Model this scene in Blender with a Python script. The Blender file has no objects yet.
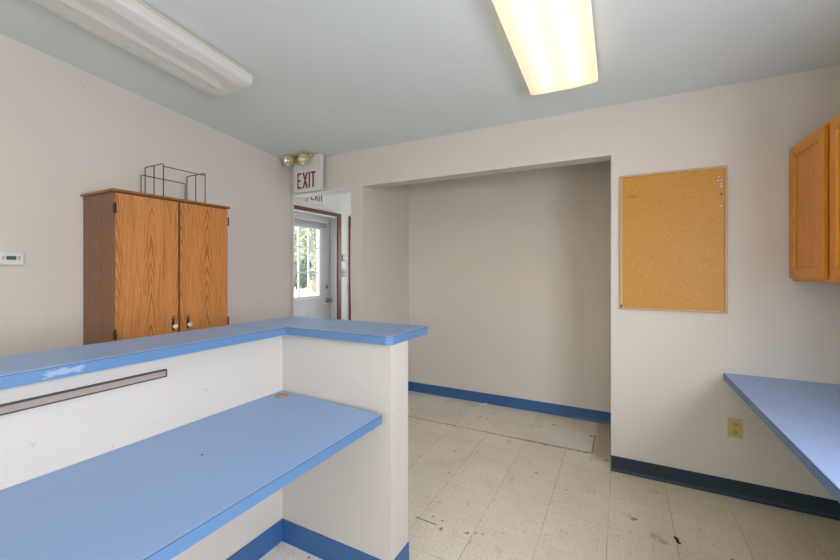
import bpy, bmesh, math, random
from mathutils import Vector, Matrix
random.seed(7)
sc = bpy.context.scene
COL = sc.collection

# ------------------------------------------------------------------ camera
YAW = math.radians(27.69)
cam_d = bpy.data.cameras.new('camera'); cam = bpy.data.objects.new('camera', cam_d); COL.objects.link(cam)
cam.location = (0, 0, 1.35)
cam.rotation_euler = (math.pi / 2, 0, YAW)
cam_d.sensor_width = 36.0
cam_d.lens = 383.0 / 840.0 * 36.0
cam_d.shift_y = -10.0 / 840.0
cam_d.clip_start = 0.02
sc.camera = cam

# ------------------------------------------------------------------ world, sun, daylight, exposure
sc.view_settings.view_transform = 'Standard'
sc.view_settings.look = 'None'
sc.view_settings.gamma = 1.0
sc.view_settings.use_curve_mapping = False
sc.view_settings.exposure = 0.86
w = bpy.data.worlds.new('sky'); sc.world = w; w.use_nodes = True
wn = w.node_tree
sky = wn.nodes.new('ShaderNodeTexSky'); sky.sky_type = 'NISHITA'; sky.sun_disc = False
sky.sun_elevation = math.radians(48); sky.sun_rotation = math.radians(180); sky.air_density = 1.0; sky.dust_density = 3.0
wn.links.new(sky.outputs[0], wn.nodes['Background'].inputs[0])
wn.nodes['Background'].inputs[1].default_value = 0.4

def lamp(name, kind, energy, col, loc, rot, sx=1, sy=1):
    d = bpy.data.lights.new(name, kind); d.energy = energy; d.color = col
    if kind == 'AREA': d.shape = 'RECTANGLE'; d.size = sx; d.size_y = sy
    if kind == 'SUN': d.angle = math.radians(2)
    o = bpy.data.objects.new(name, d); COL.objects.link(o); o.location = loc; o.rotation_euler = rot
    return o
lamp('sun', 'SUN', 4.5, (1, .96, .9), (-12, -10, 20), (math.radians(45), 0, 0))
# daylight: right window inferred from shadows; unseen rear and hall windows added for fill
lamp('daylight_right_window', 'AREA', 52, (.97, .94, 1), (1.26, .1, 1.48), (0, math.radians(90), 0), 1.05, 1.95)
lamp('rear_fill_light', 'AREA', 19, (1, .98, .95), (-.2, -4.7, 1.55), (math.radians(90), 0, 0), 2.2, 1.2)
lamp('hall_fill_light', 'AREA', 16, (.97, .92, 1), (-2.8, 5.38, 1.45), (math.radians(-90), 0, 0), .8, 1.2)

# ------------------------------------------------------------------ materials
def lin(c):
    return tuple(((v / 255) / 12.92 if v / 255 <= .04045 else ((v / 255 + .055) / 1.055) ** 2.4) for v in c) + (1,)

class NT:
    def __init__(s, name):
        s.m = bpy.data.materials.new(name); s.m.use_nodes = True; s.t = s.m.node_tree
        s.b = s.t.nodes['Principled BSDF']; s.out = s.t.nodes['Material Output']
    def n(s, typ, **kw):
        x = s.t.nodes.new(typ)
        for k, v in kw.items(): setattr(x, k, v)
        return x
    def l(s, a, b): s.t.links.new(a, b)
    def val(s, sock, v):
        if hasattr(v, 'links') or isinstance(v, bpy.types.NodeSocket): s.l(v, sock)
        else: sock.default_value = v
    def math(s, op, a, b=None, c=None, clamp=False):
        x = s.n('ShaderNodeMath', operation=op); x.use_clamp = clamp
        s.val(x.inputs[0], a)
        if b is not None: s.val(x.inputs[1], b)
        if c is not None: s.val(x.inputs[2], c)
        return x.outputs[0]
    def ramp(s, v, lo, hi, a=0., b=1.):
        x = s.n('ShaderNodeMapRange'); x.clamp = True
        s.val(x.inputs[0], v)
        for i, q in enumerate((lo, hi, a, b)): x.inputs[i + 1].default_value = q
        return x.outputs[0]
    def mix(s, f, a, b, mode='MIX'):
        x = s.n('ShaderNodeMix', data_type='RGBA', blend_type=mode)
        s.val(x.inputs[0], f); s.val(x.inputs[6], a); s.val(x.inputs[7], b)
        return x.outputs[2]
    def noise(s, vec, scale, detail=3, rough=.5, dist=0):
        x = s.n('ShaderNodeTexNoise'); s.l(vec, x.inputs['Vector'])
        x.inputs['Scale'].default_value = scale; x.inputs['Detail'].default_value = detail
        x.inputs['Roughness'].default_value = rough; x.inputs['Distortion'].default_value = dist
        return x.outputs[0]
    def coord(s): return s.n('ShaderNodeTexCoord').outputs['Object']
    def xyz(s, v):
        x = s.n('ShaderNodeSeparateXYZ'); s.l(v, x.inputs[0]); return x.outputs
    def scaled(s, v, sc3):
        x = s.n('ShaderNodeMapping'); s.l(v, x.inputs[0]); x.inputs['Scale'].default_value = sc3
        return x.outputs[0]
    def bump(s, h, strength, dist=.002):
        x = s.n('ShaderNodeBump'); x.inputs['Strength'].default_value = strength; x.inputs['Distance'].default_value = dist
        s.l(h, x.inputs['Height']); s.l(x.outputs[0], s.b.inputs['Normal'])

def plain(name, c, rough=.5, metal=0, var=.06, scale=30, spec=None, bump=0):
    k = NT(name); p = k.coord(); n = k.noise(p, scale, 4)
    base = lin(c)
    dark = tuple(v * (1 - var) for v in base[:3]) + (1,); lite = tuple(min(1, v * (1 + var)) for v in base[:3]) + (1,)
    k.l(k.mix(n, dark, lite), k.b.inputs['Base Color'])
    k.b.inputs['Roughness'].default_value = rough; k.b.inputs['Metallic'].default_value = metal
    if spec is not None: k.b.inputs['Specular IOR Level'].default_value = spec
    if bump: k.bump(n, bump)
    return k.m

def paint(name, c, scuff=.5, rough=.55):
    """Rolled wall paint with fine orange peel, faint patchiness and a few scuff marks."""
    k = NT(name); p = k.coord()
    base = lin(c)
    big = k.noise(p, 1.3, 4, .6)
    col = k.mix(k.ramp(big, .3, .7), tuple(v * .965 for v in base[:3]) + (1,), base)
    sc_ = k.noise(k.scaled(p, (3, 3, 16)), 2.2, 6, .7, .6)
    m = k.math('MULTIPLY', k.ramp(sc_, .65, .73), .22 * scuff)
    col = k.mix(m, col, lin((120, 112, 104)))
    dots = k.noise(p, 28, 2, .5)
    col = k.mix(k.math('MULTIPLY', k.ramp(dots, .735, .76), .35 * scuff), col, lin((110, 95, 80)))
    k.l(col, k.b.inputs['Base Color']); k.b.inputs['Roughness'].default_value = rough
    k.b.inputs['Specular IOR Level'].default_value = .3
    k.bump(k.noise(p, 160, 2), .12, .001)
    return k.m

def wood(name, base, dark, across='y', plank=.17, rough=.4, contrast=1., grain='z', ring=310):
    """Flat-sawn oak: cathedral arches stretched along the grain plus fine dark pores."""
    k = NT(name); p = k.coord(); o = k.xyz(p)
    idx = {'x': 0, 'y': 1, 'z': 2}
    a, g = o[idx[across]], o[idx[grain]]
    third = o[3 - idx[across] - idx[grain]]
    st0 = {'z': (9, 9, 1.6), 'y': (9, 1.6, 9), 'x': (1.6, 9, 9)}[grain]
    wob = k.math('SUBTRACT', k.noise(k.scaled(p, st0), 1.0, 3, .5), .5)
    cell = k.math('ADD', k.math('DIVIDE', k.math('ADD', a, third), plank), .27)
    fl = k.math('FLOOR', cell)
    u = k.math('SUBTRACT', k.math('SUBTRACT', cell, fl), .5)
    shift = k.math('SINE', k.math('MULTIPLY', fl, 12.7))
    u2 = k.math('ADD', k.math('ADD', u, k.math('MULTIPLY', shift, .12)), k.math('MULTIPLY', wob, .16))
    r2 = k.math('MULTIPLY', k.math('SQRT', k.math('ADD', k.math('MULTIPLY', u2, u2), .0006)), plank)   # metres from the heart line
    ph = k.math('ADD', k.math('MULTIPLY', r2, ring), k.math('MULTIPLY', k.math('ADD', g, shift), 48))
    ph = k.math('ADD', ph, k.math('MULTIPLY', wob, 30))
    rings = k.math('MULTIPLY', k.ramp(k.math('SINE', ph), .2, .9), k.ramp(wob, -.16, .08, .35, 1))
    near = k.ramp(r2, .010, .042, 1., .0)                    # arches only around the heart of the plank
    rings = k.math('MULTIPLY', rings, k.math('ADD', k.math('MULTIPLY', near, .9), .05))
    st = (120, 120, 4) if grain == 'z' else ((120, 4, 120) if grain == 'y' else (4, 120, 120))
    pores = k.ramp(k.noise(k.scaled(p, st), 1.6, 3, .6), .5, .68)
    st2 = (26, 26, .8) if grain == 'z' else ((26, .8, 26) if grain == 'y' else (.8, 26, 26))
    streak = k.noise(k.scaled(p, st2), 1.0, 3)
    lb, ld = lin(base), lin(dark)
    col = k.mix(streak, tuple(v * .82 for v in lb[:3]) + (1,), tuple(min(1, v * 1.17) for v in lb[:3]) + (1,))
    col = k.mix(k.math('MULTIPLY', rings, .62 * contrast), col, ld)
    col = k.mix(k.math('MULTIPLY', pores, .5 * contrast), col, ld)
    k.l(col, k.b.inputs['Base Color']); k.b.inputs['Roughness'].default_value = rough
    k.bump(pores, .08, .001)
    return k.m

def laminate(name, c, rough=.32, wear=None, spec=.5):
    k = NT(name); p = k.coord(); b = lin(c)
    n = k.noise(p, 220, 2); n2 = k.noise(p, 3, 4)
    col = k.mix(n, tuple(v * .95 for v in b[:3]) + (1,), tuple(v * 1.05 for v in b[:3]) + (1,))
    col = k.mix(k.math('MULTIPLY', k.ramp(n2, .45, .8), .18), col, tuple(min(1, v * .88) for v in b[:3]) + (1,))
    if wear:                                                  # rubbed-through patch on the edge (axis-aligned region)
        y0, y1, z0, z1 = wear; o = k.xyz(p)
        q = k.noise(k.scaled(p, (20, 20, 60)), 2.5, 4, .6)
        qy = k.math('ADD', o[1], k.math('MULTIPLY', k.math('SUBTRACT', q, .5), .05))
        qz = k.math('ADD', o[2], k.math('MULTIPLY', k.math('SUBTRACT', q, .5), .022))
        m = k.math('MULTIPLY', k.math('MULTIPLY', k.ramp(qy, y0, y0 + .008), k.ramp(qy, y1 - .008, y1, 1, 0)),
                   k.math('MULTIPLY', k.ramp(qz, z0, z0 + .003), k.ramp(qz, z1 - .003, z1, 1, 0)))
        col = k.mix(k.math('MULTIPLY', m, .4), col, lin((196, 210, 222)))
        q2 = k.noise(k.scaled(p, (8, 8, 40)), 3, 5, .7)
        col = k.mix(k.math('MULTIPLY', k.ramp(q2, .66, .72), .35), col, lin((170, 160, 165)))
    k.l(col, k.b.inputs['Base Color'])
    k.l(k.ramp(n2, .3, .7, rough - .05, rough + .08), k.b.inputs['Roughness']); k.b.inputs['Specular IOR Level'].default_value = spec
    return k.m

def floor_material():
    k = NT('vinyl_tile'); p = k.coord(); o = k.xyz(p); x, y = o[0], o[1]
    T = .305
    wv = k.math('MULTIPLY', k.math('SUBTRACT', k.noise(p, 9, 3), .5), .004)
    cx = k.math('DIVIDE', k.math('ADD', k.math('ADD', x, .061), wv), T); cy = k.math('DIVIDE', k.math('ADD', k.math('SUBTRACT', y, 2.24), wv), T)
    fx, fy = k.math('FLOOR', cx), k.math('FLOOR', cy)
    ex = k.math('ABSOLUTE', k.math('SUBTRACT', k.math('SUBTRACT', cx, fx), .5))
    ey = k.math('ABSOLUTE', k.math('SUBTRACT', k.math('SUBTRACT', cy, fy), .5))
    jx = k.ramp(ex, .4935, .4965); jy = k.math('MULTIPLY', k.ramp(ey, .4935, .4965), .55)
    fade = k.ramp(k.noise(p, 2.3, 3), .32, .6, .25, 1)
    film_warm_r = k.math('MULTIPLY', k.ramp(k.math('ADD', x, k.math('MULTIPLY', k.noise(p, 1.7, 4), .5)), -.1, 1.1), .45)
    joint = k.math('MULTIPLY', k.math('MAXIMUM', jx, jy), fade)
    wn_ = k.n('ShaderNodeTexWhiteNoise', noise_dimensions='2D')
    cb = k.n('ShaderNodeCombineXYZ'); k.l(fx, cb.inputs[0]); k.l(fy, cb.inputs[1]); k.l(cb.outputs[0], wn_.inputs[0])
    col = k.mix(wn_.outputs[0], lin((234, 224, 205)), lin((240, 232, 215)))
    # marbled chips in the tile
    fl = k.noise(p, 120, 3, .6); fl2 = k.noise(p, 66, 3, .6)
    col = k.mix(k.math('MULTIPLY', k.ramp(fl, .54, .66), .5), col, lin((140, 128, 112)))
    col = k.mix(k.math('MULTIPLY', k.ramp(fl2, .58, .68), .5), col, lin((240, 236, 228)))
    # old wax and traffic film
    film = k.noise(p, 2.6, 6, .65, .4)
    col = k.mix(k.math('MULTIPLY', k.ramp(film, .5, .72), .3), col, lin((196, 180, 150)))
    col = k.mix(film_warm_r, col, lin((200, 178, 126)))  # yellowing toward the right: old wax plus warm light put into the colour
    scf = k.noise(k.scaled(p, (6, 4.4, 1)), 2.2, 6, .72, .5)
    col = k.mix(k.math('MULTIPLY', k.ramp(scf, .59, .70), .36), col, lin((122, 104, 84)))
    fly = k.noise(p, 46, 2, .5)
    col = k.mix(k.math('MULTIPLY', k.ramp(fly, .70, .74), .6), col, lin((84, 70, 58)))
    col = k.mix(k.math('MULTIPLY', joint, .62), col, lin((98, 82, 64)))
    nz = k.noise(p, 24, 4, .6); nzc = k.math('SUBTRACT', nz, .5)
    px = k.math('ADD', x, k.math('MULTIPLY', nzc, .04)); py = k.math('ADD', y, k.math('MULTIPLY', k.math('SUBTRACT', k.noise(p, 31, 4, .6), .5), .04))
    # patched strip across the alcove: pale repair, dirty joint on two sides, yellowed tile right of it
    inx = k.ramp(px, -.19, -.18, 1, 0)
    patch = k.math('MULTIPLY', k.math('MULTIPLY', k.ramp(px, -.75, -.45), inx), k.math('MULTIPLY', k.ramp(py, 3.09, 3.12), k.ramp(py, 3.38, 3.5, 1, 0)))
    col = k.mix(k.math('MULTIPLY', patch, .6), col, lin((232, 228, 220)))
    yel = k.math('MULTIPLY', k.ramp(px, -.2, -.16), k.math('MULTIPLY', k.ramp(py, 2.95, 3.05), k.ramp(x, -.03, 0, 1, 0)))
    col = k.mix(k.math('MULTIPLY', yel, .55), col, lin((168, 146, 92)))
    dl = k.math('ABSOLUTE', k.math('SUBTRACT', k.math('ADD', y, k.math('MULTIPLY', nzc, .035)), 3.082))
    thick = k.ramp(x, -1.8, -.2, .006, .012)
    crack = k.math('MULTIPLY', k.math('LESS_THAN', dl, thick), inx)
    crack = k.math('MULTIPLY', crack, k.ramp(nz, .40, .56, .3, 1))
    dv = k.math('ABSOLUTE', k.math('SUBTRACT', k.math('ADD', x, k.math('MULTIPLY', nzc, .012)), -.188))
    crv = k.math('MULTIPLY', k.math('LESS_THAN', dv, .008), k.math('MULTIPLY', k.ramp(y, 3.07, 3.09), k.ramp(y, 3.42, 3.46, 1, 0)))
    crack = k.math('MAXIMUM', crack, k.math('MULTIPLY', crv, .8))
    col = k.mix(k.math('MULTIPLY', crack, .75), col, lin((96, 70, 40)))
    spots = [(-.914, 1.894, .010), (-.853, 1.882, .008), (-.831, 1.819, .015), (-.70, 1.853, .014), (-.66, 1.875, .007), (-.625, 1.884, .010),
             (-1.147, 3.371, .018), (-1.082, 3.377, .013), (-.2, 3.10, .03), (-.215, 3.40, .02), (-.62, 3.42, .03), (-.70, 3.40, .025), (-.52, 3.5, .022),
             (-.05, 2.93, .03), (-.045, 3.2, .03), (-.04, 3.5, .025), (-.09, 3.02, .018), (.16, 2.27, .035), (.19, 2.25, .03), (.03, 2.40, .03), (.06, 2.38, .02),
             (-1.30, 1.35, .014), (-1.10, 2.65, .011), (-.95, 2.72, .010), (-1.02, 2.35, .010), (.46, 2.26, .010), (-.5, 2.62, .013), (-.3, 2.5, .009)]
    tot = None; big_ = None
    for sx, sy, r in spots:
        d = k.math('SQRT', k.math('ADD', k.math('POWER', k.math('SUBTRACT', px, sx), 2), k.math('POWER', k.math('SUBTRACT', py, sy), 2)))
        m = k.ramp(d, r * .4, r * 1.0, 1, 0)
        if r > .024: big_ = m if big_ is None else k.math('MAXIMUM', big_, m)
        else: tot = m if tot is None else k.math('MAXIMUM', tot, m)
    col = k.mix(k.math('MULTIPLY', k.math('MULTIPLY', big_, k.ramp(nz, .35, .65)), .55), col, lin((112, 88, 58)))
    col = k.mix(k.math('MULTIPLY', tot, .72), col, lin((88, 68, 48)))
    # scratch on the tile beside the divider
    t_ = k.math('SUBTRACT', y, k.math('ADD', 1.84, k.math('MULTIPLY', k.math('ADD', x, .93), -.05)))
    scr = k.math('MULTIPLY', k.math('LESS_THAN', k.math('ABSOLUTE', t_), .004), k.math('MULTIPLY', k.ramp(x, -1.0, -.99), k.ramp(x, -.87, -.86, 1, 0)))
    col = k.mix(k.math('MULTIPLY', scr, .8), col, lin((96, 70, 50)))
    k.l(col, k.b.inputs['Base Color'])
    k.l(k.ramp(film, .3, .7, .34, .55), k.b.inputs['Roughness'])
    k.bump(k.math('SUBTRACT', 1, joint), .3, .001)
    return k.m

def cork_material():
    k = NT('cork'); p = k.coord(); o = k.xyz(p)
    n1 = k.noise(p, 150, 4, .7); n2 = k.noise(p, 60, 3, .6)
    col = k.mix(k.ramp(n1, .3, .7), lin((176, 120, 26)), lin((206, 152, 52)))
    col = k.mix(k.math('MULTIPLY', k.ramp(n2, .6, .7), .3), col, lin((140, 94, 44)))
    def blot(cx, cz, rx, rz, c, f):
        nonlocal col
        q = k.math('MULTIPLY', k.math('SUBTRACT', k.noise(p, 60, 3), .5), .02)
        dx = k.math('DIVIDE', k.math('SUBTRACT', k.math('ADD', o[0], q), cx), rx); dz = k.math('DIVIDE', k.math('SUBTRACT', k.math('ADD', o[2], q), cz), rz)
        d = k.math('ADD', k.math('MULTIPLY', dx, dx), k.math('MULTIPLY', dz, dz))
        col = k.mix(k.math('MULTIPLY', k.ramp(d, .5, 1.1, 1, 0), f), col, lin(c))
    blot(.087, .384, .014, .011, (214, 110, 40), .8)
    blot(.07, .742, .03, .010, (120, 96, 60), .5)
    k.l(col, k.b.inputs['Base Color']); k.b.inputs['Roughness'].default_value = .45; k.b.inputs['Specular IOR Level'].default_value = .5
    k.bump(n1, .25, .001)
    return k.m

def see_through(name, tint=(.97, .99, 1, 1)):
    k = NT(name); tr = k.n('ShaderNodeBsdfTransparent'); tr.inputs[0].default_value = tint
    gl = k.n('ShaderNodeBsdfGlossy'); gl.inputs['Roughness'].default_value = .02
    mx = k.n('ShaderNodeMixShader'); mx.inputs[0].default_value = .06; k.l(tr.outputs[0], mx.inputs[1]); k.l(gl.outputs[0], mx.inputs[2])
    k.l(mx.outputs[0], k.out.inputs[0]); return k.m

def lens_material(name, c, glow, glow_col):
    """Ribbed acrylic: passes the tubes' light diffusely, glows when the lamp is on."""
    k = NT(name); p = k.coord()
    tl = k.n('ShaderNodeBsdfTranslucent'); tl.inputs[0].default_value = lin(c)
    df = k.n('ShaderNodeBsdfPrincipled'); df.inputs['Base Color'].default_value = lin(c); df.inputs['Roughness'].default_value = .3
    tr = k.n('ShaderNodeBsdfTransparent')
    rb = k.n('ShaderNodeTexWave', wave_type='BANDS', bands_direction='X'); rb.inputs['Scale'].default_value = 60; k.l(p, rb.inputs[0])
    bm = k.n('ShaderNodeBump'); bm.inputs['Strength'].default_value = .25; bm.inputs['Distance'].default_value = .001
    k.l(rb.outputs[0], bm.inputs['Height']); k.l(bm.outputs[0], df.inputs['Normal'])
    m1 = k.n('ShaderNodeMixShader'); m1.inputs[0].default_value = .5 if glow else .3; k.l(df.outputs[0], m1.inputs[1]); k.l(tl.outputs[0], m1.inputs[2])
    m2 = k.n('ShaderNodeMixShader'); m2.inputs[0].default_value = .12 if glow else .22; k.l(m1.outputs[0], m2.inputs[1]); k.l(tr.outputs[0], m2.inputs[2])
    last = m2
    if glow:
        em = k.n('ShaderNodeEmission'); em.inputs[0].default_value = lin(glow_col); em.inputs[1].default_value = glow
        ad = k.n('ShaderNodeAddShader'); k.l(m2.outputs[0], ad.inputs[0]); k.l(em.outputs[0], ad.inputs[1]); last = ad
    k.l(last.outputs[0], k.out.inputs[0]); return k.m

def glow(name, c, s):
    k = NT(name); em = k.n('ShaderNodeEmission'); em.inputs[0].default_value = lin(c); em.inputs[1].default_value = s
    k.l(em.outputs[0], k.out.inputs[0]); return k.m

M = dict(
    wall=paint('cream_paint', (217, 211, 202)), wall_half=paint('off_white_paint', (199, 193, 184), .8), wall_hall=paint('hall_paint', (218, 220, 212), .2),
    ceiling=plain('ceiling_paint', (222, 230, 230), .8, var=.02, scale=2),
    floor=floor_material(),
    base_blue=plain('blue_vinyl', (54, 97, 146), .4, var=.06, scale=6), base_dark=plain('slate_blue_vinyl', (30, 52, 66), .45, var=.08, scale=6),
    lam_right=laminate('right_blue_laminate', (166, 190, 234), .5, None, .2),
    lam_counter=laminate('counter_blue_laminate', (136, 164, 202), .37),
    lam=laminate('blue_laminate', (136, 164, 202), .45), lam_edge=laminate('blue_edge_laminate', (90, 128, 170), .4), lam_edge_worn=laminate('worn_blue_edge_laminate', (90, 128, 170), .4, (.468, .562, .009, .028)),
    seam=plain('dark_seam', (60, 72, 92), .5),
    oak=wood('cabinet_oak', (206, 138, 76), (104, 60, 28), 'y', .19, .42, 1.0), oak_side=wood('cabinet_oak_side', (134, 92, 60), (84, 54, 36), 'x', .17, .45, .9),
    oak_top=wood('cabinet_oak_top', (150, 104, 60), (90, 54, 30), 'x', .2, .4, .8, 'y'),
    honey=wood('honey_oak', (222, 144, 26), (140, 84, 32), 'y', .2, .36, .55), honey_rail=wood('honey_oak_rail', (224, 148, 28), (146, 86, 28), 'z', .12, .36, .5, 'y'),
    honey_end=wood('honey_oak_end', (186, 126, 62), (140, 86, 36), 'x', .2, .4, .5),
    brown_trim=wood('brown_casing', (100, 56, 28), (64, 34, 18), 'y', .12, .45, .5), brown_head=wood('brown_head_casing', (100, 56, 28), (64, 34, 18), 'z', .12, .45, .5, 'y'),
    frame_wood=wood('pale_frame_wood', (200, 166, 128), (160, 120, 84), 'x', .1, .5, .4), cork=cork_material(),
    white_gloss=plain('white_gloss_paint', (226, 226, 224), .35, var=.02), door_grey=plain('door_paint', (205, 208, 212), .4, var=.03, scale=5),
    plastic=plain('white_plastic', (222, 222, 222), .35, var=.02), almond=plain('almond_plastic', (206, 182, 116), .38, var=.03), almond_dark=plain('almond_face', (196, 172, 104), .35, var=.03),
    slot=plain('dark_slot', (40, 34, 28), .6), black=plain('black_paint', (26, 24, 24), .5), wire=plain('black_wire', (48, 40, 36), .45, .3),
    screen=plain('lcd_screen', (72, 96, 88), .2), red=plain('red_letters', (116, 16, 30), .45, var=.04), sign=plain('sign_face', (226, 224, 220), .4, var=.02),
    amber=plain('amber_plastic', (206, 168, 84), .3, var=.05), silver=plain('reflector', (226, 224, 214), .18, .7, var=.03), bulb=plain('bulb_glass', (240, 236, 226), .1),
    brass=plain('brass', (176, 142, 78), .3, .85), steel=plain('steel', (150, 146, 138), .35, .9), porcelain=plain('porcelain', (236, 230, 220), .2), hinge=plain('bronze_hinge', (70, 58, 46), .4, .7),
    grey_plate=plain('grey_plate', (172, 170, 166), .4), blind=plain('blind_slats', (192, 194, 196), .4, var=.03), glass=see_through('pane_glass'),
    housing=plain('fixture_enamel', (206, 202, 192), .35, var=.02), rail=plain('clear_rail', (196, 190, 168), .25, var=.05), tube=plain('unlit_tube', (238, 236, 232), .3, var=.01),
    lens_off=lens_material('lens_unlit', (247, 245, 242), 0, None), lens_on=lens_material('lens_lit', (250, 240, 222), .13, (255, 232, 196)), tube_on=glow('tube_lit', (255, 246, 233), 2.6), unlit_tube_glow=glow('unlit_tube_glow', (248, 246, 250), .36), tube_fill=glow('tube_fill', (255, 245, 230), 9.0), lens_fill=lens_material('lens_fill', (250, 240, 222), 1.0, (255, 242, 220)),
    cover=plain('tan_strip', (156, 142, 130), .8, var=.25, scale=220), dark_edge=plain('dark_strip_edge', (58, 48, 56), .5), strip_end=plain('strip_end', (200, 190, 182), .6),
    pin_white=plain('pin_white', (240, 238, 232), .3), pin_green=plain('pin_green', (44, 120, 70), .3), pin_steel=plain('pin_steel', (170, 168, 164), .3, .9),
    string=plain('white_string', (244, 240, 232), .8), scrap=plain('black_scrap', (30, 24, 20), .7),
    paving=plain('concrete_paving', (214, 212, 206), .85, var=.06, scale=.6), bark=plain('bark', (98, 84, 70), .9, var=.25, scale=8),
    terracotta=plain('orange_clay', (176, 84, 34), .7, var=.08), soil=plain('soil', (60, 46, 36), .9), outer=plain('outer_siding', (190, 186, 176), .8),
    leaf_a=plain('pale_leaves', (152, 158, 126), .6, var=.3, scale=1.2), leaf_b=plain('mid_leaves', (120, 130, 98), .6, var=.3, scale=1.2), leaf_c=plain('dark_leaves', (84, 98, 74), .6, var=.3, scale=1.5),
)

# ------------------------------------------------------------------ mesh helpers (world coordinates; the root's location is subtracted)
class MB:
    def __init__(s): s.bm = bmesh.new()
    def box(s, x0, x1, y0, y1, z0, z1, bev=0, seg=2):
        r = bmesh.ops.create_cube(s.bm, size=1)
        vs = r['verts']
        for v in vs: v.co = Vector(((x0 + x1) / 2 + v.co.x * (x1 - x0), (y0 + y1) / 2 + v.co.y * (y1 - y0), (z0 + z1) / 2 + v.co.z * (z1 - z0)))
        if bev:
            es = list({e for v in vs for e in v.link_edges})
            bmesh.ops.bevel(s.bm, geom=es, offset=bev, segments=seg, affect='EDGES', profile=.5)
        return s
    def prism(s, pts, axis, a, b):
        """Extrude a 2D outline along an axis from a to b. pts are (y,z) for x, (x,z) for y, (x,y) for z."""
        mk = {'x': lambda p, t: (t, p[0], p[1]), 'y': lambda p, t: (p[0], t, p[1]), 'z': lambda p, t: (p[0], p[1], t)}[axis]
        A = [s.bm.verts.new(mk(p, a)) for p in pts]; B = [s.bm.verts.new(mk(p, b)) for p in pts]
        n = len(pts)
        s.bm.faces.new(A); s.bm.faces.new(B[::-1])
        for i in range(n): s.bm.faces.new((A[i], A[(i + 1) % n], B[(i + 1) % n], B[i]))
        bmesh.ops.recalc_face_normals(s.bm, faces=s.bm.faces)
        return s
    def tube(s, pts, r, n=8, closed=False):
        pts = [Vector(p) for p in pts]; rings = []
        up = None
        for i, p in enumerate(pts):
            if closed: d = pts[(i + 1) % len(pts)] - pts[i - 1]
            else: d = pts[min(i + 1, len(pts) - 1)] - pts[max(i - 1, 0)]
            d.normalize()
            if up is None: up = d.orthogonal().normalized()
            up = (up - d * up.dot(d)).normalized(); sd = d.cross(up)
            rr = r[i] if isinstance(r, (list, tuple)) else r
            rings.append([s.bm.verts.new(p + (up * math.cos(q) + sd * math.sin(q)) * rr) for q in [2 * math.pi * j / n for j in range(n)]])
        m = len(rings)
        for i in range(m if closed else m - 1):
            A, B = rings[i], rings[(i + 1) % m]
            for j in range(n):
                f = s.bm.faces.new((A[j], A[(j + 1) % n], B[(j + 1) % n], B[j])); f.smooth = True
        if not closed: s.bm.faces.new(rings[0][::-1]); s.bm.faces.new(rings[-1])
        return s
    def lathe(s, prof, base, axis, n=24):
        """Revolve (radius, height) pairs around an axis through base."""
        ax = Vector(axis).normalized(); u = ax.orthogonal().normalized(); v = ax.cross(u); base = Vector(base); rings = []
        for r, h in prof:
            r = max(r, 1e-5)
            rings.append([s.bm.verts.new(base + ax * h + (u * math.cos(q) + v * math.sin(q)) * r) for q in [2 * math.pi * j / n for j in range(n)]])
        for A, B in zip(rings, rings[1:]):
            for j in range(n):
                f = s.bm.faces.new((A[j], A[(j + 1) % n], B[(j + 1) % n], B[j])); f.smooth = True
        bmesh.ops.remove_doubles(s.bm, verts=[x for R in rings for x in R], dist=2e-5)
        return s
    def build(s, name, mat, parent=None, origin=None):
        off = ROOT.get(parent.name, Vector((0, 0, 0))) if parent else Vector(origin or (0, 0, 0))
        bmesh.ops.recalc_face_normals(s.bm, faces=s.bm.faces)
        for v in s.bm.verts: v.co -= off
        me = bpy.data.meshes.new(name); s.bm.to_mesh(me); s.bm.free(); me.materials.append(M[mat] if isinstance(mat, str) else mat)
        o = bpy.data.objects.new(name, me); COL.objects.link(o)
        if parent: o.parent = parent; ROOT[o.name] = off
        else: o.location = off; ROOT[o.name] = off
        return o
ROOT = {}
def thing(name, label, cat, loc, group=None, local=False):
    o = bpy.data.objects.new(name, None); COL.objects.link(o); o.location = loc; o.empty_display_size = .05
    o['label'] = label; o['category'] = cat
    if group: o['group'] = group
    ROOT[o.name] = Vector((0, 0, 0)) if local else Vector(loc)
    return o
def tag(o, label, cat, group=None):
    o['label'] = label; o['category'] = cat
    if group: o['group'] = group
    return o
def struct(o): o['kind'] = 'structure'; return o
def copy_tree(o, parent=None):
    c = o.copy(); COL.objects.link(c); c.parent = parent
    for ch in list(o.children): copy_tree(ch, c)
    return c

# ------------------------------------------------------------------ room dimensions
XL, XR, YB, YR = -3.04, 1.155, 2.89, -4.6
TH = .14
K = .0957
def cz(y): return 2.46 + K * (YB - y)

# floor
struct(MB().box(-3.3, 1.3, YR - .14, 5.45, -.12, 0).build('floor', 'floor'))
# sloped ceiling of the room, flat ceilings of alcove and hall
struct(MB().prism([(YR - .14, cz(YR - .14)), (YB + TH, cz(YB + TH)), (YB + TH, cz(YB + TH) + .12), (YR - .14, cz(YR - .14) + .12)], 'x', -3.3, 1.3).build('ceiling', 'ceiling'))
struct(MB().box(-2.112, .08, YB + TH, 3.9, 2.40, 2.5).build('ceiling_alcove', 'wall'))
struct(MB().box(-3.3, -2.25, YB + TH, 5.45, 2.44, 2.54).build('ceiling_hall', 'wall_hall'))
def side_wall(name, x0, x1, mat, hole=None):
    m = MB()
    def seg(y0, y1, z0=0, z1=None):
        m.prism([(y0, z0), (y1, z0), (y1, cz(y1) if z1 is None else z1), (y0, cz(y0) if z1 is None else z1)], 'x', x0, x1)
    if hole:
        a, b, c, d = hole
        seg(YR, a); seg(b, YB + TH); seg(a, b, 0, c); seg(a, b, d)
    else: seg(YR, YB + (0 if name == 'wall_left' else TH))
    return struct(m.build(name, mat))
side_wall('wall_left', -3.3, XL, 'wall')
RW = (-.9, 1.1, .95, 2.0)
side_wall('wall_right', XR, XR + .14, 'wall', RW)
m = MB(); zt = cz(YR)
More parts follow.
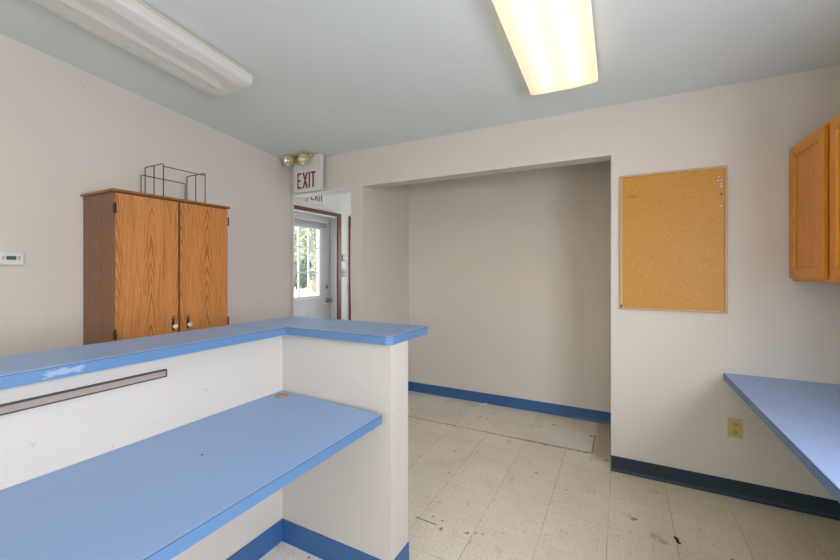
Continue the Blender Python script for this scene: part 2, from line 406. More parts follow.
BW = (-1.3, .9, .95, 2.15)
m.box(-3.3, BW[0], YR - .14, YR, 0, zt).box(BW[1], 1.3, YR - .14, YR, 0, zt).box(BW[0], BW[1], YR - .14, YR, 0, BW[2]).box(BW[0], BW[1], YR - .14, YR, BW[3], zt)
struct(m.build('wall_rear', 'wall'))
HD = 2.126
zt = cz(YB) + .05
m = MB()
m.box(-3.3, -2.996, YB, YB + .014, 0, HD)
m.box(-3.3, -2.25, YB, YB + TH, HD, zt)
m.box(-2.25, -2.112, YB, YB + TH, 0, zt)
m.box(-2.112, -.06, YB, YB + TH, HD, zt)
m.box(-.06, XR, YB, YB + TH, 0, zt)
bmesh.ops.remove_doubles(m.bm, verts=m.bm.verts, dist=1e-5)
struct(m.build('wall_back', 'wall'))
m = MB().box(-2.25, -2.112, YB + TH, 3.9, 0, 2.54).box(-2.112, -.06, 3.753, 3.9, 0, 2.54).box(-.06, .08, YB + TH, 3.9, 0, 2.54)
struct(m.build('wall_alcove', 'wall'))

struct(MB().box(-2.996, -2.2505, YB - .001, YB + TH + .001, HD - .007, HD - .0002).build('trim_7', 'white_gloss'))
# hall: left wall with the entry door opening and a second doorway, end wall with an added window, right wall
DO = (3.035, 3.944, 2.046); D2 = (4.25, 5.06, 2.03)
m = MB()
XH = -3.3
m.box(XH - .15, XH, YB + .014, DO[0], 0, 2.54).box(XH - .15, XH, DO[1], D2[0], 0, 2.54).box(XH - .15, XH, D2[1], 5.45, 0, 2.54)
m.box(XH - .15, XH, DO[0], DO[1], DO[2], 2.54).box(XH - .15, XH, D2[0], D2[1], D2[2], 2.54)
struct(m.build('wall_hall_left', 'wall_hall'))
struct(MB().box(-2.25, -2.112, 3.9, 5.45, 0, 2.54).build('wall_hall_right', 'wall_hall'))
m = MB().box(-3.3, -3.2, 5.31, 5.45, 0, 2.44).box(-2.4, -2.25, 5.31, 5.45, 0, 2.44).box(-3.2, -2.4, 5.31, 5.45, 0, .85).box(-3.2, -2.4, 5.31, 5.45, 2.05, 2.44)
struct(m.build('wall_hall_end', 'wall_hall'))

def window(name, axis, lo, hi, z0, z1, at, cols):
    """Sash window filling an opening: frame, mullions, one pane, sill."""
    r = MB(); g = MB(); t = .045
    def b(mm, u0, u1, d0, d1, a, c):
        if axis == 'x': mm.box(at + d0, at + d1, u0, u1, a, c)
        else: mm.box(u0, u1, at + d0, at + d1, a, c)
    b(r, lo, lo + t, -.03, .03, z0, z1); b(r, hi - t, hi, -.03, .03, z0, z1)
    b(r, lo + t, hi - t, -.03, .03, z0, z0 + t); b(r, lo + t, hi - t, -.03, .03, z1 - t, z1)
    for i in range(1, cols):
        c = lo + (hi - lo) * i / cols; b(r, c - .02, c + .02, -.025, .025, z0 + t, z1 - t)
    o = struct(r.build(name, 'white_gloss'))
    b(g, lo + t, hi - t, -.004, .004, z0 + t, z1 - t)
    p = g.build('pane', 'glass', o)
    return o
window('window_1', 'x', RW[0], RW[1], RW[2], RW[3], XR + .06, 2)
window('window_rear_added', 'y', BW[0], BW[1], BW[2], BW[3], YR - .06, 3)  # unseen rear window, added as general fill
window('window_hall_added', 'y', -3.2, -2.4, .85, 2.05, 5.37, 1)  # window out of view, put in to light the hall

# entry door, its jamb and brown casings
jm = MB().box(XH - .15, XH - .0005, DO[1] - .012, DO[1], 0, DO[2]).box(XH - .15, XH - .0005, DO[0], DO[1] - .012, DO[2] - .02, DO[2]).box(XH - .15, XH - .0005, DO[0], DO[0] + .012, 0, DO[2] - .02)
jm.box(XH - .15, XH - .112, DO[0] + .012, DO[1] - .012, DO[2] - .045, DO[2] - .02)
struct(jm.build('trim_1', 'white_gloss'))
struct(MB().box(XH, XH + .018, DO[1], DO[1] + .071, 0, 2.046, .003).build('trim_2', 'brown_trim'))
struct(MB().box(XH, XH + .018, DO[0], DO[1] + .071, 2.046, 2.09, .003).build('trim_3', 'brown_head'))
struct(MB().box(XH, XH + .018, D2[0] - .06, D2[0], 0, D2[2], .003).build('trim_4', 'brown_trim'))
struct(MB().box(XH, XH + .018, D2[1], D2[1] + .06, 0, D2[2], .003).build('trim_5', 'brown_trim'))
struct(MB().box(XH, XH + .018, D2[0] - .06, D2[1] + .06, D2[2], D2[2] + .055, .003).build('trim_6', 'brown_head'))
d2 = struct(MB().box(XH - .07, XH - .03, D2[0] + .003, D2[1] - .003, .008, D2[2] - .004).build('door_2', 'brown_trim'))
MB().lathe([(.026, 0), (.026, .006), (.011, .012), (.011, .03), (.026, .04), (.028, .055), (.018, .066), (0, .068)], (XH - .03, D2[1] - .07, .96), (1, 0, 0)).build('door_knob', 'brass', d2)

XD = -3.41
dy0, dy1, dz1 = 3.05, 3.929, 2.0
ly0, ly1, lz0, lz1 = 3.225, 3.735, 1.018, 1.93
m = MB(); x0, x1 = XD - .04, XD
m.box(x0, x1, dy0, ly0, .01, dz1).box(x0, x1, ly1, dy1, .01, dz1).box(x0, x1, ly0, ly1, .01, lz0).box(x0, x1, ly0, ly1, lz1, dz1)
# pressed lower panels
for a, b in ((3.16, 3.46), (3.52, 3.82)):
    m.box(x1, x1 + .006, a, b, .2, .225).box(x1, x1 + .006, a, b, .8, .825).box(x1, x1 + .006, a, a + .025, .225, .8).box(x1, x1 + .006, b - .025, b, .225, .8)
door = struct(m.build('door_1', 'door_grey'))
lf = MB(); t = .03
lf.box(x0 - .006, x1 + .012, ly0 - t, ly0 + .012, lz0 - t, lz1 + t, .003).box(x0 - .006, x1 + .012, ly1 - .012, ly1 + t, lz0 - t, lz1 + t, .003)
lf.box(x0 - .006, x1 + .012, ly0, ly1, lz0 - t, lz0 + .008, .003).box(x0 - .006, x1 + .012, ly0, ly1, lz1 - .008, lz1 + t, .003)
lf.build('lite_frame', 'white_gloss', door)
mt = MB()
for i in (1, 2):
    c = ly0 + .012 + (ly1 - ly0 - .024) * i / 3; mt.box(XD - .032, XD - .008, c - .008, c + .008, lz0, lz1)
    c = lz0 + (lz1 - lz0) * i / 3; mt.box(XD - .031, XD - .009, ly0, ly1, c - .008, c + .008)
mt.build('muntins', 'white_gloss', door)
MB().box(XD - .023, XD - .017, ly0 + .005, ly1 - .005, lz0 + .002, lz1 - .002).build('pane', 'glass', door)
MB().lathe([(.032, 0), (.032, .006), (.012, .012), (.012, .035), (.026, .042), (.030, .058), (.020, .070), (0, .073)], (XD, 3.877, .955), (1, 0, 0)).build('door_knob', 'steel', door)
MB().lathe([(.026, 0), (.026, .008), (.020, .014), (0, .015)], (XD, 3.87, 1.128), (1, 0, 0)).box(XD + .014, XD + .026, 3.865, 3.875, 1.11, 1.146, .002).build('deadbolt', 'steel', door)
MB().box(XD - .03, XD + .0015, 3.9285, 3.9315, .03, 1.98).build('weatherstrip', 'black', door)

t_ = thing('door_blind', 'grey mini blind drawn up at the top of the glazed white door', 'blind', (XD, 3.48, 1.86))
MB().box(XD + .013, XD + .045, 3.12, 3.845, 1.945, 1.985, .003).build('headrail', 'blind', t_)
m = MB()
for i in range(9): m.box(XD + .014, XD + .040, 3.13, 3.835, 1.885 + i * .0065, 1.8865 + i * .0065 + .002)
m.build('slats', 'blind', t_)
MB().box(XD + .014, XD + .041, 3.13, 3.835, 1.862, 1.882, .004).build('bottom_rail', 'blind', t_)

# ------------------------------------------------------------------ half wall behind the desk
m = MB().prism([(-1.657, -1.25), (-1.51, -1.25), (-1.51, 1.386), (-.867, 1.386), (-.867, 1.533), (-1.657, 1.533)], 'z', 0, 1.032)
struct(m.build('wall_divider', 'wall_half'))

# vinyl cove baseboards
def base(name, mat, runs, h=.1, t=.006):
    """runs: (x0,y0,x1,y1,nx,ny): line along the wall foot and the room-side normal; profile has a cove toe."""
    m = MB()
    for x0, y0, x1, y1, nx, ny in runs:
        prof = [(0, 0), (.016, 0), (.014, .004), (.008, .012), (t, .022), (t, h - .003), (t - .003, h), (0, h)]
        if nx: m.prism([(x0 + nx * d, z) for d, z in prof], 'y', y0, y1)
        else: m.prism([(y0 + ny * d, z) for d, z in prof], 'x', x0, x1)
    return struct(m.build(name, mat))
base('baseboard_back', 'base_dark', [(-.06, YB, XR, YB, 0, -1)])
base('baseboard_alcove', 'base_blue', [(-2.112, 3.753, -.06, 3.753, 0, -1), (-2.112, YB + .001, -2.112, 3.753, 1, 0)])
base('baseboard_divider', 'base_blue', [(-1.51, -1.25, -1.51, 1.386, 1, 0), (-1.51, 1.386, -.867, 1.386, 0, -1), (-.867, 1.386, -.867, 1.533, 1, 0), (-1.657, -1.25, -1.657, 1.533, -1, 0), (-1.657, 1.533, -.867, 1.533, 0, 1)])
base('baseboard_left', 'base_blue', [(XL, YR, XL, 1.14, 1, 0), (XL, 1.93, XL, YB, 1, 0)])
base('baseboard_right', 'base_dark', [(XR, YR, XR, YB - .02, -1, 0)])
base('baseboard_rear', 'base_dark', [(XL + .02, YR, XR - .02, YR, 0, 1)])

# ------------------------------------------------------------------ bar counter, desk, right desk
def slab_outline(pts, corner=None, r=.04):
    """Replace one outline corner by an arc."""
    out = []
    for i, p in enumerate(pts):
        if i == corner:
            p = Vector(p); a = (Vector(pts[i - 1]) - p).normalized(); b = (Vector(pts[(i + 1) % len(pts)]) - p).normalized()
            c = p + (a + b) * r
            for q in range(9):
                th = math.pi / 2 * q / 8
                out.append(tuple(c - b * r * math.cos(th) - a * r * math.sin(th)))
        else: out.append(tuple(p))
    return out
cnt = thing('bar_counter', 'L-shaped raised blue counter top with worn edge capping the white half wall', 'counter', (-1.6, 0, 1.032))
ol = [(-1.785, -1.25), (-1.455, -1.25), (-1.455, 1.36), (-.853, 1.36), (-.853, 1.707), (-1.76, 1.707)]
def inset(pts, d):
    n = len(pts); out = []
    for i in range(n):
        p0, p1, p2 = Vector(pts[i - 1]), Vector(pts[i]), Vector(pts[(i + 1) % n])
        e1 = (p1 - p0).normalized(); e2 = (p2 - p1).normalized()
        n1 = Vector((-e1.y, e1.x)); n2 = Vector((-e2.y, e2.x))
        k = (n1 + n2); k /= max(.2, k.dot(n1)); out.append(tuple(p1 + k * d))
    return out
olr = slab_outline(ol, 3, .035)
MB().prism(olr, 'z', 1.0325, 1.0675).build('edge_band', 'lam_edge_worn', cnt)
MB().prism(inset(olr, .0016), 'z', 1.0675, 1.0705).build('surface', 'lam_counter', cnt)
MB().prism(inset(olr, -.0003), 'z', 1.0664, 1.0684).build('seam', 'seam', cnt)

dsk = thing('desk', 'long light blue desk top fixed below the bar counter along the half wall', 'desk', (-1.2, 0, .707))
dl = [(-1.5095, -1.25), (-.885, -1.25), (-.885, 1.345), (-1.5095, 1.3855)]
MB().prism(inset(dl, .0004), 'z', .707, .7425).build('edge_band', 'lam_edge', dsk)
MB().prism(inset(dl, .0016), 'z', .7425, .7455).build('surface', 'lam', dsk)
MB().prism(inset(dl, .0001), 'z', .7412, .7434).build('seam', 'seam', dsk)
gr = MB().lathe([(.030, .7457), (.030, .7485), (.024, .7488), (.022, .7465), (0, .7463)], (-1.444, 1.322, 0), (0, 0, 1)).build('grommet', 'brass', dsk); gr['label'] = 'brass cable grommet'
MB().lathe([(0, .7456), (.004, .7456), (.003, .7468), (0, .747)], (-1.213, .778, 0), (0, 0, 1), 12).build('screw_hole', 'slot', dsk)
MB().box(-1.49, -.955, 1.33, 1.3855, .672, .7065, .003).build('support_cleat', 'wall_half', dsk)
MB().box(-1.509, -1.49, -1.2, 1.36, .672, .7065, .003).build('support_cleat', 'wall_half', dsk)
MB().box(-.985, -.95, 1.3655, 1.3852, .655, .672, .002).build('bracket', 'steel', dsk)

rd = thing('wall_desk', 'blue laminate desk top jutting out below the hanging oak cabinet at right', 'desk', (.85, 1.6, .693))
rl = [(.545, .4), (1.1545, .4), (1.1545, 2.8895), (.545, 2.8895)]
MB().prism(inset(rl, .0004), 'z', .693, .728).build('edge_band', 'lam_edge', rd)
MB().prism(inset(rl, .0016), 'z', .728, .731).build('surface', 'lam_right', rd)
MB().prism(inset(rl, .0001), 'z', .7270, .7288).build('seam', 'seam', rd)
MB().box(1.13, 1.1545, .45, 2.86, .655, .693, .003).build('support_cleat', 'wall', rd)
MB().box(.6, 1.13, 2.865, 2.8895, .655, .693, .003).build('support_cleat', 'wall', rd)

# ------------------------------------------------------------------ oak cabinet on the left with wire rack
cb = thing('oak_cabinet', 'tall two-door oak cabinet standing against the left wall', 'cabinet', (XL, 1.53, 0))
x0, x1, y0, y1 = XL + .002, -2.658, 1.165, 1.895
body = MB().box(x0, x1, y0, y0 + .018, 0, 1.815).box(x0, x1, y1 - .018, y1, 0, 1.815).box(x0, x0 + .008, y0 + .018, y1 - .018, 0, 1.815)
body.box(x0 + .008, x1, y0 + .018, y1 - .018, .07, .088).box(x0 + .008, x1, y0 + .018, y1 - .018, 1.797, 1.815).box(x1 - .03, x1 - .012, y0 + .018, y1 - .018, 0, .07)
for z in (.5, .95, 1.38): body.box(x0 + .008, x1 - .03, y0 + .018, y1 - .018, z, z + .018)
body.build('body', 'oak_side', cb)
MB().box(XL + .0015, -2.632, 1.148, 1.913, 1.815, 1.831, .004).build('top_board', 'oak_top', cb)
for k, (a, b) in enumerate(((1.168, 1.527), (1.540, 1.892))):
    d = MB().box(-2.656, -2.637, a, b, .09, 1.806, .0015).build('door', 'oak', cb)
    ky = b - .034 if k == 0 else a + .05
    MB().prism([(ky + math.cos(q) * (.009 if abs(math.sin(q)) < .7 else .006), .985 + math.sin(q) * .045) for q in [2 * math.pi * j / 20 for j in range(20)]], 'x', -2.637, -2.6345).build('backplate', 'hinge', d)
    MB().lathe([(.006, 0), (.006, .012), (.013, .016), (.016, .024), (.013, .031), (0, .034)], (-2.6345, ky, .977), (1, 0, 0), 16).build('knob', 'porcelain', d)
    MB().tube([(-2.6335, ky + .009 * math.cos(q), 1.028 + .018 * math.sin(q)) for q in [2 * math.pi * j / 16 for j in range(16)]], .0017, 6, True).build('pull_ring', 'hinge', d)
    hy = a - .004 if k == 0 else b + .003
    for z in (.966, 1.717, .25):
        h_ = MB().box(-2.664, -2.636, hy - .003, hy + .005, z - .028, z + .028, .001).tube([(-2.634, hy, z - .032), (-2.634, hy, z + .032)], .0045, 8).build('hinge', 'hinge', d)

rk = thing('wire_rack', 'empty black wire file rack on top of the tall oak cabinet', 'rack', (-2.82, 1.615, 1.831))
zb = 1.8345
def rod(name, pts): return MB().tube(pts, .003, 8).build(name, 'wire', rk)
def arch(x0, x1, y, top, r=.014):
    pts = [(x0, y, zb)]
    pts += [(x0 + r - r * math.cos(q), y, top - r + r * math.sin(q)) for q in [math.pi / 2 * j / 5 for j in range(6)]]
    pts += [(x1 - r + r * math.sin(q), y, top - r + r * math.cos(q)) for q in [math.pi / 2 * j / 5 for j in range(6)]]
    return pts + [(x1, y, zb)]
for y in (1.47, 1.76):
    rod('end_frame', arch(-2.93, -2.708, y, 2.062))
    rod('upright', [(-2.82, y, zb), (-2.82, y, 2.061)])
rod('top_bar', [(-2.708, 1.47, 2.044), (-2.708, 1.76, 2.044)])
r = .014
bp = [(-2.966, 1.462, zb)] + [(-2.966, 1.462 + r - r * math.cos(q), 2.014 - r + r * math.sin(q)) for q in [math.pi / 2 * j / 5 for j in range(6)]]
bp += [(-2.966, 1.768 - r + r * math.sin(q), 2.014 - r + r * math.cos(q)) for q in [math.pi / 2 * j / 5 for j in range(6)]] + [(-2.966, 1.768, zb)]
rod('low_frame', bp)
for y in (1.47, 1.57, 1.66, 1.76): rod('base_rod', [(-2.966, y, zb - .001), (-2.708, y, zb - .001)])
for x in (-2.966, -2.82, -2.708): rod('base_rod', [(x, 1.462, zb - .001), (x, 1.768, zb - .001)])

# ------------------------------------------------------------------ thermostat on the left wall
th = thing('thermostat', 'small white digital thermostat on the left wall beside the oak cabinet', 'thermostat', (XL, .82, 1.412))
MB().box(XL + .001, XL + .008, .735, .889, 1.378, 1.45, .002).build('wall_plate', 'plastic', th)
MB().box(XL + .008, XL + .03, .738, .886, 1.377, 1.449, .006).build('body', 'plastic', th)
MB().box(XL + .0302, XL + .0315, .812, .852, 1.407, 1.428).build('screen', 'screen', th)
for y in (.80, .864): MB().box(XL + .0302, XL + .0325, y - .004, y + .004, 1.407, 1.428, .001).build('button', 'grey_plate', th)

# ------------------------------------------------------------------ strip on the half wall
st = thing('tack_strip', 'long narrow tan tack strip mounted under the bar counter edge', 'strip', (-1.51, .3, .966))
MB().box(-1.5095, -1.499, -.6, .822, .9565, .9765).build('strip', 'cover', st)
MB().box(-1.5095, -1.496, -.6, .822, .9765, .981).build('rim', 'dark_edge', st)
MB().box(-1.5095, -1.496, -.6, .822, .953, .9565).build('rim', 'dark_edge', st)
MB().box(-1.5095, -1.497, .822, .826, .953, .981).build('end_cap', 'dark_edge', st)

# ------------------------------------------------------------------ EXIT signs
def letters(m, x0, z0, h, wtot, y0, y1, flat=lambda u, v: (u, v)):
    """E X I T from bars; u runs to the viewer's right."""
    s = wtot * .07
    def q(pts): m.append(pts)
    def X(f): return x0 + wtot * f
    def rect(a, b, c, d): q([(a, c), (b, c), (b, d), (a, d)])
    e1 = X(.225)
    rect(X(0), X(0) + s, 0, h)
    rect(X(0) + s, e1, 0, s); rect(X(0) + s, e1 - s * .5, h / 2 - s / 2, h / 2 + s / 2); rect(X(0) + s, e1, h - s, h)
    a, b, d = X(.295), X(.585), s * 1.12
    q([(a, 0), (a + d, 0), (b, h), (b - d, h)]); q([(b - d, 0), (b, 0), (a + d, h), (a, h)])
    rect(X(.635), X(.635) + s, 0, h)
    t = (X(.75) + X(1)) / 2
    rect(X(.75), X(1), h - s, h); rect(t - s / 2, t + s / 2, 0, h - s)
ex = thing('exit_sign', 'white EXIT sign with two emergency lamp heads above the hall opening', 'sign', (-2.71, 2.84, 2.125))
yf = 2.79; yk = 2.832
MB().box(-2.889, -2.531, yf, yk, 2.335, 2.4645, .004).build('housing', 'plastic', ex)
MB().box(-2.886, -2.534, yf + .004, yk - .003, 2.125, 2.3345, .004).box(-2.83, -2.59, yf + .01, yk - .01, 2.332, 2.337).build('sign_box', 'plastic', ex)
fc = MB().box(-2.868, -2.552, yf + .001, yf + .004, 2.138, 2.322).build('face', 'sign', ex)
L = []; letters(L, 0, 0, .152, .236, 0, 0)
m = MB()
for i, pl in enumerate(L): m.prism([(-2.834 + u, 2.150 + v) for u, v in pl], 'y', yf - .0008 - .0001 * i, yf + .001)
m.build('letters', 'red', ex)
for z, x in ((2.36, -2.548), (2.40, -2.548)): MB().lathe([(.005, 0), (.005, .002), (0, .003)], (x, yf, z), (0, -1, 0), 10).build('screw', 'steel', ex)
MB().tube([(-2.865, 2.765, 2.425), (-2.78, 2.762, 2.435), (-2.62, 2.768, 2.445)], .017, 12).build('lamp_bracket', 'amber', ex)
for x, z, ax in ((-2.88, 2.420, (.30, -.92, -.22)), (-2.675, 2.405, (.38, -.90, -.24))):
    A = Vector(ax).normalized(); c = Vector((x, 2.715, z)); bk = c - A * .045
    hd = MB().lathe([(.018, -.01), (.036, .0), (.048, .025), (.054, .045), (.0545, .056), (.048, .058), (.046, .046)], bk, A, 28).build('lamp_head', 'amber', ex)
    MB().lathe([(0, .022), (.018, .026), (.036, .036), (.0475, .052)], bk, A, 28).build('reflector', 'silver', hd)
    MB().lathe([(0, .022), (.010, .026), (.013, .036), (.009, .047), (0, .05)], bk, A, 16).build('bulb', 'bulb', hd)
    MB().tube([tuple(bk), tuple(bk + Vector((.02 if x < -2.8 else 0, .03, .01))), (max(x, -2.86), yf + .01, 2.43)], .012, 10).build('swivel_arm', 'amber', hd)
hs = thing('exit_sign', 'EXIT sign above the glazed white entry door, partly hidden by the opening', 'sign', (XH, 3.535, 2.15))
MB().box(XH + .0005, XH + .035, 3.385, 3.685, 2.150, 2.380, .004).build('sign_box', 'plastic', hs)
m = MB()
for i, pl in enumerate(L): m.prism([(3.428 + u * .9, 2.186 + v) for u, v in pl], 'x', XH + .034, XH + .0362 + .0001 * i)
m.build('letters', 'red', hs)

# switch plates in the hall
sp = thing('switch_plate', 'lower grey switch plate beside the brown entry door casing', 'switch', (XH, 4.105, 1.309), 'hall plates')
MB().box(XH + .0005, XH + .006, 4.05, 4.16, 1.262, 1.362, .002).build('plate', 'grey_plate', sp)
for y in (4.08, 4.13): MB().box(XH + .006, XH + .014, y - .005, y + .005, 1.30, 1.322, .001).build('toggle', 'plastic', sp)
sp = thing('wall_control', 'upper grey plate above the switch beside the brown entry casing', 'switch', (XH, 4.105, 1.51), 'hall plates')
MB().box(XH + .0005, XH + .012, 4.05, 4.16, 1.47, 1.556, .003).build('plate', 'grey_plate', sp)
MB().box(XH + .012, XH + .015, 4.09, 4.12, 1.50, 1.526, .001).build('button', 'plastic', sp)

# ------------------------------------------------------------------ cork board and pins
bx0, bx1, bz0, bz1 = -.006, .563, 1.09, 1.974
ck = thing('cork_board', 'framed cork bulletin board hung on the back wall right of the alcove', 'bulletin board', (0, 2.88, 1.09))
fw, yb, yf2 = .014, 2.8895, 2.868
MB().box(bx0 + .005, bx1 - .005, 2.877, 2.886, bz0 + .005, bz1 - .005).build('cork_panel', 'cork', ck)
for a in ((bx0, bx0 + fw, bz0 + fw, bz1 - fw), (bx1 - fw, bx1, bz0 + fw, bz1 - fw), (bx0, bx1, bz0, bz0 + fw), (bx0, bx1, bz1 - fw, bz1)):
    MB().box(a[0], a[1], yf2, yb, a[2], a[3], .003).build('frame_strip', 'frame_wood', ck)
MB().box(bx0 + .003, bx0 + .012, yf2 - .0008, yf2 + .001, 1.103, 1.122).build('corner_sticker', 'black', ck)
def pin(x, z, mat, label):
    o = thing('push_pin', label, 'push pin', (x, 2.877, z), 'push pins in the cork board')
    MB().lathe([(0, -.001), (.0045, -.001), (.0045, .001), (.0022, .003), (.0022, .008), (.0048, .010), (.0050, .013), (0, .0135)], (x, 2.875, z), (0, -1, 0), 12).build('head', mat, o)
    MB().tube([(x, 2.879, z), (x, 2.874, z)], .0006, 6).build('needle', 'pin_steel', o)
for x, z, mat, lb in ((.521, 1.910, 'pin_white', 'topmost white push pin at the cork board right edge'), (.517, 1.885, 'pin_white', 'second white push pin down, left of its row on the cork board'),
                      (.530, 1.888, 'pin_white', 'second white push pin down, right of its row on the cork board'), (.529, 1.868, 'pin_white', 'third white push pin down the cork board right edge'),
                      (.531, 1.850, 'pin_white', 'white push pin next above the green pin on the cork board'), (.533, 1.805, 'pin_green', 'green push pin at the cork board right edge'),
                      (.530, 1.733, 'pin_white', 'lowest white push pin below the green one on the cork board')):
    pin(x, z, mat, lb)

# outlet
ot = thing('wall_outlet', 'almond duplex outlet low on the back wall under the cork board', 'outlet', (.601, 2.889, .41))
MB().box(.566, .636, 2.884, 2.8895, .352, .468, .002).build('plate', 'almond', ot)
for z in (.385, .432):
    f = MB().box(.585, .617, 2.8815, 2.884, z - .014, z + .014, .002).build('socket', 'almond_dark', ot)
    MB().box(.5925, .5945, 2.8808, 2.8816, z - .003, z + .007).box(.6065, .6085, 2.8808, 2.8816, z - .002, z + .006).box(.599, .603, 2.8808, 2.8816, z - .010, z - .006).build('slots', 'slot', f)
MB().lathe([(.003, 0), (.003, .001), (0, .0015)], (.601, 2.884, .4085), (0, -1, 0), 10).build('screw', 'brass', ot)

# ------------------------------------------------------------------ wall cabinet on the right
wc = thing('wall_cabinet', 'honey oak two-door wall cabinet hung over the blue desk at right', 'cabinet', (1.0, 2.43, 1.29))
cx0, cx1, cy0, cy1, c0, c1 = .857, 1.1545, 1.975, 2.8895, 1.29, 2.045
m = MB().box(cx0 + .02, cx1, cy0, cy0 + .015, c0, c1).box(cx0 + .02, cx1, cy1 - .015, cy1, c0, c1).box(cx0 + .02, cx1, cy0 + .015, cy1 - .015, c0 + .012, c0 + .027)
m.box(cx0 + .02, cx1, cy0 + .015, cy1 - .015, c1 - .015, c1).box(cx1 - .006, cx1, cy0 + .015, cy1 - .015, c0 + .027, c1 - .015).box(cx0 + .03, cx1 - .006, cy0 + .015, cy1 - .015, 1.66, 1.675)
m.build('carcass', 'honey_end', wc)
mid = 2.432
for a, b, c, d in ((cy0, cy0 + .04, c0, c1), (cy1 - .04, cy1, c0, c1), (mid - .03, mid + .03, c0 + .04, c1 - .04)): MB().box(cx0, cx0 + .02, a, b, c, d).build('face_stile', 'honey', wc)
for a, b in ((c0, c0 + .04), (c1 - .04, c1)): MB().box(cx0 + .0002, cx0 + .02, cy0 + .04, cy1 - .04, a, b).build('face_rail', 'honey_rail', wc)
for a, b in ((2.462, 2.874), (1.99, 2.402)):
    s = .055; d0, d1 = 1.305, 2.028; f0, f1 = cx0 - .019, cx0 - .0005
    st_ = MB().box(f0, f1, a, a + s, d0, d1, .003).box(f0, f1, b - s, b, d0, d1, .003)
    dr = st_.build('door', 'honey', wc)
    for e0, e1 in ((d0, d0 + s), (d1 - s, d1)): MB().box(f0 + .0003, f1, a + s, b - s, e0, e1, .002).build('door_rail', 'honey_rail', dr)
    MB().box(f0 + .009, f0 + .014, a + s - .004, b - s + .004, d0 + s - .004, d1 - s + .004).build('door_panel', 'honey', dr)
    g = .004
    q = MB()
    q.prism([(f0 + .002, b - s), (f0 + .009, b - s), (f0 + .009, b - s - g)], 'z', d0 + s, d1 - s)
    q.prism([(f0 + .002, a + s), (f0 + .009, a + s), (f0 + .009, a + s + g)], 'z', d0 + s, d1 - s)
    q.prism([(f0 + .002, d0 + s), (f0 + .009, d0 + s), (f0 + .009, d0 + s + g)], 'y', a + s, b - s)
    q.prism([(f0 + .002, d1 - s), (f0 + .009, d1 - s), (f0 + .009, d1 - s - g)], 'y', a + s, b - s)
    q.build('panel_bead', 'honey', dr)

# ------------------------------------------------------------------ ceiling lights (wraparound, two tubes each)
TILT = -math.atan(K)
def fixture(name, label, xc, y_end, lens, tube, half):
    yc = y_end - .61
    o = thing(name, label, 'ceiling light', (xc, yc, cz(yc) - .0008), 'ceiling fixtures', local=True)
    o.rotation_euler = (TILT, 0, 0)
    LH = .61; w = half
    MB().box(-w + .03, w - .03, -LH + .004, LH - .004, -.022, 0, .002).build('housing', 'housing', o)
    for s in (-1, 1): MB().box(min(s * (w - .02), s * (w + .002)), max(s * (w - .02), s * (w + .002)), -LH, LH, -.024, -.004, .003).build('side_rail', 'rail', o)
    hp = [(1, -.02), (1, -.064), (.99, -.074), (.955, -.08), (.88, -.083), (.6, -.086), (.25, -.088)]
    prof = [(-w * a, b) for a, b in hp] + [(w * a, b) for a, b in hp[::-1]]
    l = MB(); A = [l.bm.verts.new((x, -LH + .002, z)) for x, z in prof]; B = [l.bm.verts.new((x, LH - .002, z)) for x, z in prof]
    for i in range(len(prof) - 1):
        f = l.bm.faces.new((A[i], A[i + 1], B[i + 1], B[i])); f.smooth = True
    l.build('lens', lens, o)
    for s in (-1, 1):
        MB().prism([(x, z) for x, z in prof], 'y', s * (LH - .002), s * (LH + .001)).build('end_cap', lens, o)
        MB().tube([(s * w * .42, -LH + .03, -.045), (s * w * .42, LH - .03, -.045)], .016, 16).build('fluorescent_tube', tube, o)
    return o
fixture('ceiling_light', 'lit fluorescent ceiling light glowing warm white', -.305, 2.415, 'lens_on', 'tube_on', .188)
fixture('ceiling_light', 'unlit fluorescent ceiling light near the left wall, faint glow added', -2.215, 1.63, 'lens_off', 'unlit_tube_glow', .188)  # lamp is off; tube emission imitates reflected bands and brightness on the lens

fixture('ceiling_light', 'unseen fluorescent ceiling light added for fill over the aisle', -.305, -.35, 'lens_fill', 'tube_fill', .188)  # fixture added behind the camera to raise the room brightness
fixture('ceiling_light', 'unseen fluorescent ceiling light added for fill over the long desk', -2.215, -1.1, 'lens_fill', 'tube_fill', .188)  # second added fixture, out of view, brighter than the visible ones

# ------------------------------------------------------------------ bits on the floor
pts = []
ctl = [(-1.485, 3.70), (-1.44, 3.64), (-1.40, 3.585), (-1.33, 3.535), (-1.285, 3.525), (-1.25, 3.59), (-1.235, 3.66), (-1.222, 3.71), (-1.20, 3.732), (-1.185, 3.70)]
for i in range(len(ctl) - 1):
    p0, p1, p2, p3 = [Vector(ctl[max(0, min(len(ctl) - 1, j))]) for j in (i - 1, i, i + 1, i + 2)]
    for q in range(5):
        t = q / 5
        v = .5 * ((2 * p1) + (p2 - p0) * t + (2 * p0 - 5 * p1 + 4 * p2 - p3) * t * t + (3 * p1 - p0 - 3 * p2 + p3) * t ** 3)
        pts.append((v.x, v.y, .0035))
tag(MB().tube(pts, .0038, 6).build('string', 'string', None, (-1.33, 3.6, 0)), 'loose white string curled on the alcove floor by the blue baseboard', 'string')
m = MB(); sp_ = [(.238, 2.315), (.252, 2.305), (.256, 2.288), (.25, 2.28), (.262, 2.268), (.252, 2.262), (.243, 2.275), (.246, 2.29), (.236, 2.30)]
tag(m.prism(sp_, 'z', .0006, .005).build('floor_scrap', 'scrap', None, (.25, 2.29, 0)), 'torn black scrap lying on the floor tiles near the outlet', 'scrap')

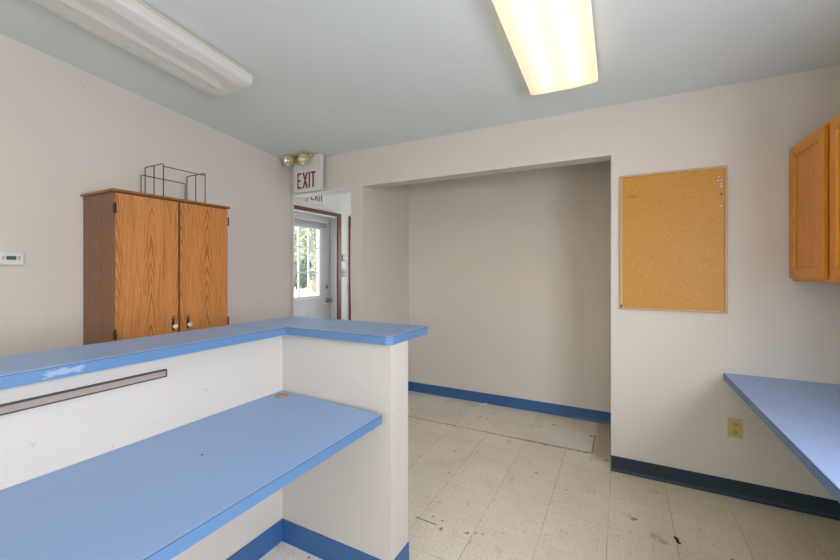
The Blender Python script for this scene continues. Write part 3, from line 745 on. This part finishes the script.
# ------------------------------------------------------------------ outside the entry door
struct(MB().box(-60, -3.46, -12, 60, -.2, -.06).build('ground_paving', 'paving'))
def tree(name, label, x, y, h, r, z0, mat, n, trunk=True, grp=None):
    o = thing(name, label, 'tree' if trunk else 'bush', (x, y, -.06), grp)
    if trunk: MB().tube([(x, y, -.08), (x + .05, y, h * .3), (x - .03, y + .05, h * .6), (x, y, h * .9)], [.2, .16, .11, .03], 10).build('trunk', 'bark', o)
    else: MB().tube([(x, y, -.08), (x, y, h * .6)], [.08, .02], 8).build('stem', 'bark', o)
    m = MB()
    clumps = [(random.uniform(-1, 1), random.uniform(-1, 1), random.uniform(-1, 1)) for _ in range(26)]
    for i in range(n):
        c = random.choice(clumps)
        d = Vector((random.gauss(0, 1), random.gauss(0, 1), random.gauss(0, 1))).normalized() * random.random() ** .4 * .42
        p = Vector((c[0] * .72, c[1] * .72, c[2] * .72)) + d
        if p.length > 1.15: p *= 1.15 / p.length
        p = Vector((x + p.x * r, y + p.y * r, (z0 + h) / 2 + p.z * (h - z0) / 2))
        a = Vector((random.gauss(0, 1), random.gauss(0, 1), random.gauss(0, 1))).normalized(); b = a.orthogonal().normalized()
        s = random.uniform(.06, .13)
        q = [p - a * s, p + b * s * .55, p + a * s, p - b * s * .55]
        m.bm.faces.new([m.bm.verts.new(v) for v in q])
    m.build('foliage', mat, o)
tree('leafy_tree', 'pale green tree straight behind the door panes outside', -23.3, 23.9, 9.0, 2.3, .9, 'leaf_a', 9000)
tree('leafy_tree', 'mid green tree farther off at the left outside', -30.8, 27.4, 11.0, 1.9, 1.4, 'leaf_b', 8000)
tree('leafy_tree', 'pale tree farther off at the right outside', -26.8, 30.6, 11.0, 1.9, 1.4, 'leaf_a', 8000)
tree('shrub', 'dark green shrub at the left edge of the paving outside', -20.6, 20.25, 1.9, .62, -.05, 'leaf_c', 3000, False)
tree('shrub', 'taller dark green shrub set back in the middle outside', -21.9, 22.2, 2.2, .62, -.05, 'leaf_c', 3000, False)
tree('shrub', 'lighter green shrub behind the orange planter outside', -19.1, 20.9, 2.1, .62, -.05, 'leaf_b', 3000, False)
px_, py_ = -17.3, 18.6
pl = thing('planter', 'round orange clay planter standing on the bright paving outside the door', 'planter', (px_, py_, -.06))
MB().lathe([(.12, -.06), (.2, .04), (.25, .2), (.24, .34), (.19, .44), (.21, .48), (.18, .48), (.17, .42)], (px_, py_, 0), (0, 0, 1), 24).build('pot', 'terracotta', pl)
MB().lathe([(0, .42), (.172, .42)], (px_, py_, 0), (0, 0, 1), 24).build('soil', 'soil', pl)
